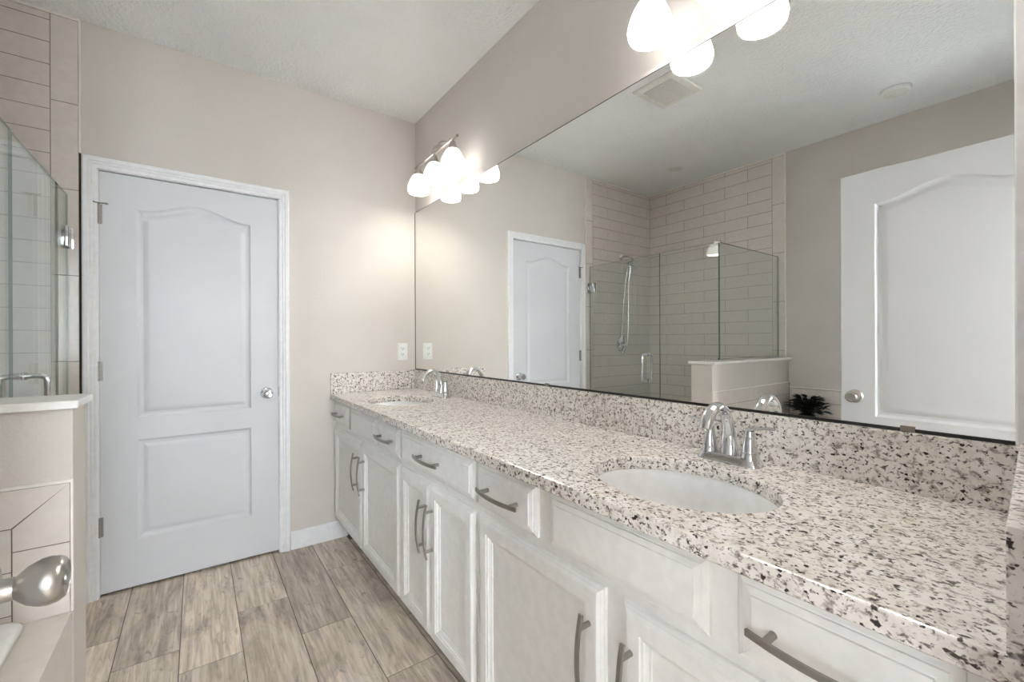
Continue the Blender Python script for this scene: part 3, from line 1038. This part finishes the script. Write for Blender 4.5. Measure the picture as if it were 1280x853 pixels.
# ------------------------------------------------------------------ shower glass
XG = -0.480
def glass_edges(o):
    me = o.data
    for p in me.polygons:
        big = p.area > 0.06
        p.material_index = 0 if big else 1
sd = thing('shower_door', (XG, 2.46, 0.12), 'frameless glass shower door with chrome pull, hinged on the far wall', 'shower door')
o = MB().box(XG - 0.004, XG + 0.004, 2.060, 2.800, 0.128, 1.895).build('door_glass', [M['glass'], M['glassedge']], sd)
glass_edges(o)
for hz in (1.698, 0.36):
    b = MB()
    b.box(XG - 0.024, XG + 0.024, YF - 0.0148, YF - 0.0085, hz - 0.048, hz + 0.048, 0.002)
    b.box(XG - 0.016, XG + 0.016, 2.772, YF - 0.0146, hz - 0.022, hz + 0.022, 0.003)
    for sg in (-1, 1):
        xa, xb = sorted((XG + sg * 0.0042, XG + sg * 0.015))
        b.box(xa, xb, 2.735, 2.797, hz - 0.046, hz + 0.046, 0.002)
    b.build('hinge', M['chrome'], sd, smooth=30)
b = MB()
for sg in (-1, 1):
    path = []
    xo = XG + sg * 0.058
    r = 0.018
    z0, z1, yh = 0.892, 1.104, 2.180
    path.append((XG + sg * 0.0042, yh, z1))
    for k in range(7):
        a = PI / 2 * k / 6
        path.append((xo - sg * r + sg * r * math.sin(a), yh, z1 - r + r * math.cos(a)))
    for k in range(7):
        a = PI / 2 * k / 6
        path.append((xo - sg * r + sg * r * math.cos(a), yh, z0 + r - r * math.sin(a)))
    path.append((XG + sg * 0.0042, yh, z0))
    b.tube(path, 0.0095, 14, up=(0, 1, 0))
    for z in (z0, z1):
        b.lathe([(0.0135, XG + sg * 0.0042), (0.0135, XG + sg * 0.011)], (0, yh, z), axis='X', n=18)
b.build('pull_handle', M['chrome'], sd, smooth=45)

fp = thing('glass_screen', (XG, 1.85, 0.12), 'fixed glass shower panel beside the glass door, notched over the half wall', 'glass panel', 'fixed shower glass panels')
b = MB()
poly = [(1.586, 1.0795), (1.6715, 1.0795), (1.6715, 0.118), (2.057, 0.118), (2.057, 1.899), (1.586, 1.899)]
A = b.ring([(XG - 0.004, y, z) for y, z in poly]); B = b.ring([(XG + 0.004, y, z) for y, z in poly])
b.bridge(A, B, 1); b.b.faces.new(A[::-1]); b.b.faces.new(B)
b.build('panel_glass', [M['glass'], M['glassedge']], fp)
b = MB()
b.box(XG - 0.012, XG + 0.012, 1.587, 1.642, 1.0785, 1.092, 0.002)
b.build('base_clip', M['chrome'], fp, smooth=30)
b = MB()
b.box(XG + 0.0042, XG + 0.010, 1.572, 1.615, 1.884, 1.905, 0.002)
b.box(XG - 0.012, XG + 0.010, 1.572, 1.615, 1.8995, 1.908, 0.002)
b.build('corner_clip', M['chrome'], fp, smooth=30)
rp = thing('glass_screen', (-0.93, 1.58, 1.078), 'glass shower return panel standing on the half wall cap', 'glass panel', 'fixed shower glass panels')
o = MB().box(XL + 0.0085, XG + 0.004, 1.575, 1.585, 1.0795, 1.895).build('panel_glass', [M['glass'], M['glassedge']], rp)
glass_edges(o)
b = MB()
b.box(XL + 0.0078, XL + 0.020, 1.5715, 1.5748, 1.0785, 1.895)
b.box(XL + 0.0078, XG, 1.5715, 1.5748, 1.0785, 1.089)
b.build('edge_channel', M['fixture'], rp)

# ------------------------------------------------------------------ shower fittings
YT = YF - 0.0078
sh = thing('hand_shower', (-0.930, YT, 2.033), 'chrome shower head with handheld hose on the tiled far wall', 'shower head')
MB().lathe([(0.028, 0), (0.028, -0.004), (0.018, -0.012), (0.011, -0.014)], (-0.930, YT, 2.033), axis='Y', n=26).build('flange', M['chrome'], sh, smooth=35)
b = MB()
b.tube([(-0.930, YT - 0.005, 2.033), (-0.934, YT - 0.05, 2.036), (-0.942, YT - 0.09, 2.028), (-0.952, YT - 0.118, 2.006), (-0.956, YT - 0.128, 1.990)], 0.0095, 12)
b.build('shower_arm', M['chrome'], sh, smooth=45)
hm = Matrix.Translation((-0.958, YT - 0.128, 1.985)) @ Matrix.Rotation(R(28), 4, 'X')
b = MB()
b.lathe([(0.010, 0.010), (0.016, 0.004), (0.018, -0.006), (0.030, -0.018), (0.050, -0.030), (0.056, -0.038), (0.056, -0.046), (0.050, -0.049), (0.0001, -0.049)], n=32)
b.build('spray_head', M['chrome'], sh, smooth=35, xf=hm)
b = MB()
b.tube([(-0.962, YT - 0.085, 1.965), (-0.966, YT - 0.080, 1.92), (-0.968, YT - 0.070, 1.86), (-0.966, YT - 0.062, 1.80)], [0.012, 0.013, 0.0115, 0.010], 12)
b.build('hand_grip', M['chrome'], sh, smooth=45)
b = MB()
cp_ = [(-0.966, YT - 0.062, 1.80), (-0.972, YT - 0.05, 1.70), (-0.985, YT - 0.04, 1.50), (-0.985, YT - 0.035, 1.32), (-0.965, YT - 0.030, 1.16), (-0.925, YT - 0.028, 1.085), (-0.885, YT - 0.026, 1.12),
       (-0.885, YT - 0.026, 1.22), (-0.905, YT - 0.028, 1.40), (-0.930, YT - 0.034, 1.65), (-0.945, YT - 0.05, 1.85), (-0.950, YT - 0.09, 1.965)]
def crom(P, m=8):
    out = []
    for i in range(len(P) - 1):
        p0 = P[max(i - 1, 0)]; p1 = P[i]; p2 = P[i + 1]; p3 = P[min(i + 2, len(P) - 1)]
        for j in range(m):
            u = j / m
            out.append(tuple(0.5 * ((2 * b1) + (-a + c) * u + (2 * a - 5 * b1 + 4 * c - d) * u * u + (-a + 3 * b1 - 3 * c + d) * u ** 3) for a, b1, c, d in zip(p0, p1, p2, p3)))
    out.append(P[-1])
    return out
b.tube(crom(cp_), 0.0060, 10)
b.build('hose', M['chrome'], sh, smooth=60)
sv = thing('shower_valve', (-0.935, YT, 1.183), 'round chrome shower valve with lever on the far tile wall', 'shower valve')
MB().lathe([(0.080, 0), (0.080, -0.004), (0.072, -0.010), (0.030, -0.014), (0.0001, -0.014)], (-0.935, YT, 1.183), axis='Y', n=40).build('escutcheon', M['chrome'], sv, smooth=30)
b = MB()
b.lathe([(0.026, -0.012), (0.024, -0.040), (0.020, -0.052), (0.0001, -0.054)], (-0.935, YT, 1.183), axis='Y', n=26)
b.tube([(-0.935, YT - 0.044, 1.183), (-0.905, YT - 0.050, 1.176), (-0.868, YT - 0.052, 1.166)], [0.010, 0.0085, 0.007], 12)
b.build('lever', M['chrome'], sv, smooth=40)

# ------------------------------------------------------------------ tub and deck
TX0, TX1, TY0, TY1 = -1.235, -0.322, 0.110, 1.490
def rrect(x0, x1, y0, y1, r, z, n=8):
    pts = []
    for cx, cy, a0 in ((x1 - r, y1 - r, 0), (x0 + r, y1 - r, 90), (x0 + r, y0 + r, 180), (x1 - r, y0 + r, 270)):
        for k in range(n + 1):
            a = R(a0 + 90 * k / n)
            pts.append((cx + r * math.cos(a), cy + r * math.sin(a), z))
    return pts
b = MB()
DYn = 0.031
inn = 0.03
Lh = [b.ring(rrect(TX0 + inn, TX1 - inn, TY0 + inn, TY1 - inn, 0.09, z)) for z in (DZ, 0.0)]
Oh = [b.ring([(XL + 0.001, DYn, z), (-0.250, DYn, z), (-0.250, PY0 - 0.0082, z), (XL + 0.001, PY0 - 0.0082, z)]) for z in (DZ, 0.0)]
b.fill([Oh[0], Lh[0]])
b.fill([Oh[1], Lh[1]])
b.bridge(Oh[0], Oh[1]); b.bridge(Lh[0], Lh[1])
tag(b.build('trim_3', M['deck']), 'cream tub deck and apron along the left wall', kind='structure')
tb = thing('bathtub', (-0.785, 0.794, DZ), 'white drop-in bathtub set in the cream deck by the half wall', 'bathtub')
b = MB()
seq = [(0.008, DZ + 0.0005, 0.03), (0.000, DZ + 0.005, 0.035), (0.000, DZ + 0.012, 0.035), (0.005, DZ + 0.018, 0.035), (0.012, DZ + 0.020, 0.04), (0.040, DZ + 0.020, 0.07), (0.052, DZ + 0.020, 0.10), (0.058, DZ + 0.006, 0.10),
       (0.075, DZ - 0.12, 0.12), (0.105, DZ - 0.32, 0.13), (0.150, DZ - 0.395, 0.13), (0.22, DZ - 0.41, 0.13)]
rg = [b.ring(rrect(TX0 + o, TX1 - o, TY0 + o, TY1 - o, r, z)) for o, z, r in seq]
for A, B in zip(rg, rg[1:]):
    b.bridge(A, B)
b.b.faces.new(rg[-1])
b.build('tub_shell', M['acrylic'], tb, smooth=50)
MB().lathe([(0.034, 0), (0.034, 0.004), (0.024, 0.006), (0.0001, 0.006)], (-0.785, 1.10, DZ - 0.41), n=26).build('drain', M['chrome'], tb, smooth=35)

# ------------------------------------------------------------------ potted plant on the deck
pp = thing('potted_plant', (-1.312, 1.350, DZ), 'dark leafy potted plant on the tub deck corner, seen in the mirror', 'plant')
b = MB()
b.lathe([(0.0001, 0.0005), (0.036, 0.0005), (0.040, 0.006), (0.050, 0.075), (0.054, 0.080), (0.054, 0.088), (0.049, 0.088), (0.047, 0.076), (0.0001, 0.074)], (-1.312, 1.350, DZ), n=28)
b.build('pot', M['pot'], pp, smooth=35)
MB().lathe([(0.0001, 0.0765), (0.0465, 0.0762), (0.0465, 0.0745), (0.0001, 0.0742)], (-1.312, 1.350, DZ), n=24).build('soil', M['soil'], pp)
b = MB()
random.seed(5)
for i in range(120):
    az = random.uniform(0, 2 * PI)
    el = random.uniform(0.05, 1.0)
    ln = random.uniform(0.05, 0.085)
    base = Vector((-1.312 + random.uniform(-0.02, 0.02), 1.350 + random.uniform(-0.02, 0.02), DZ + 0.076))
    rad = 0.095 * math.sqrt(random.random())
    mid = base + Vector((math.cos(az) * rad * 0.6, math.sin(az) * rad, random.uniform(0.035, 0.135)))
    b.tube([base, (base + mid) / 2 + Vector((0, 0, 0.012)), mid], 0.0012, 5)
    d = Vector((math.cos(az) * math.cos(el) * 0.6, math.sin(az) * math.cos(el), math.sin(el) * 0.8)).normalized()
    sd_ = d.cross(Vector((0, 0, 1))).normalized()
    up = sd_.cross(d)
    wv = ln * 0.27
    row = []
    for t, k in ((0, 0.12), (0.3, 0.9), (0.6, 0.85), (1.0, 0.02)):
        c = mid + d * ln * t - Vector((0, 0, 0.022 * t * t))
        row.append([c - sd_ * wv * k + up * 0.005 * k, c - up * 0.002 * k, c + sd_ * wv * k + up * 0.005 * k])
    for q in row:
        for p in q:
            p.x = max(p.x, XL + 0.012)
    vs = [[b.b.verts.new(p) for p in q] for q in row]
    for A, B in zip(vs, vs[1:]):
        for j in range(2):
            b.b.faces.new((A[j], A[j + 1], B[j + 1], B[j]))
b.build('foliage', M['leaf'], pp)
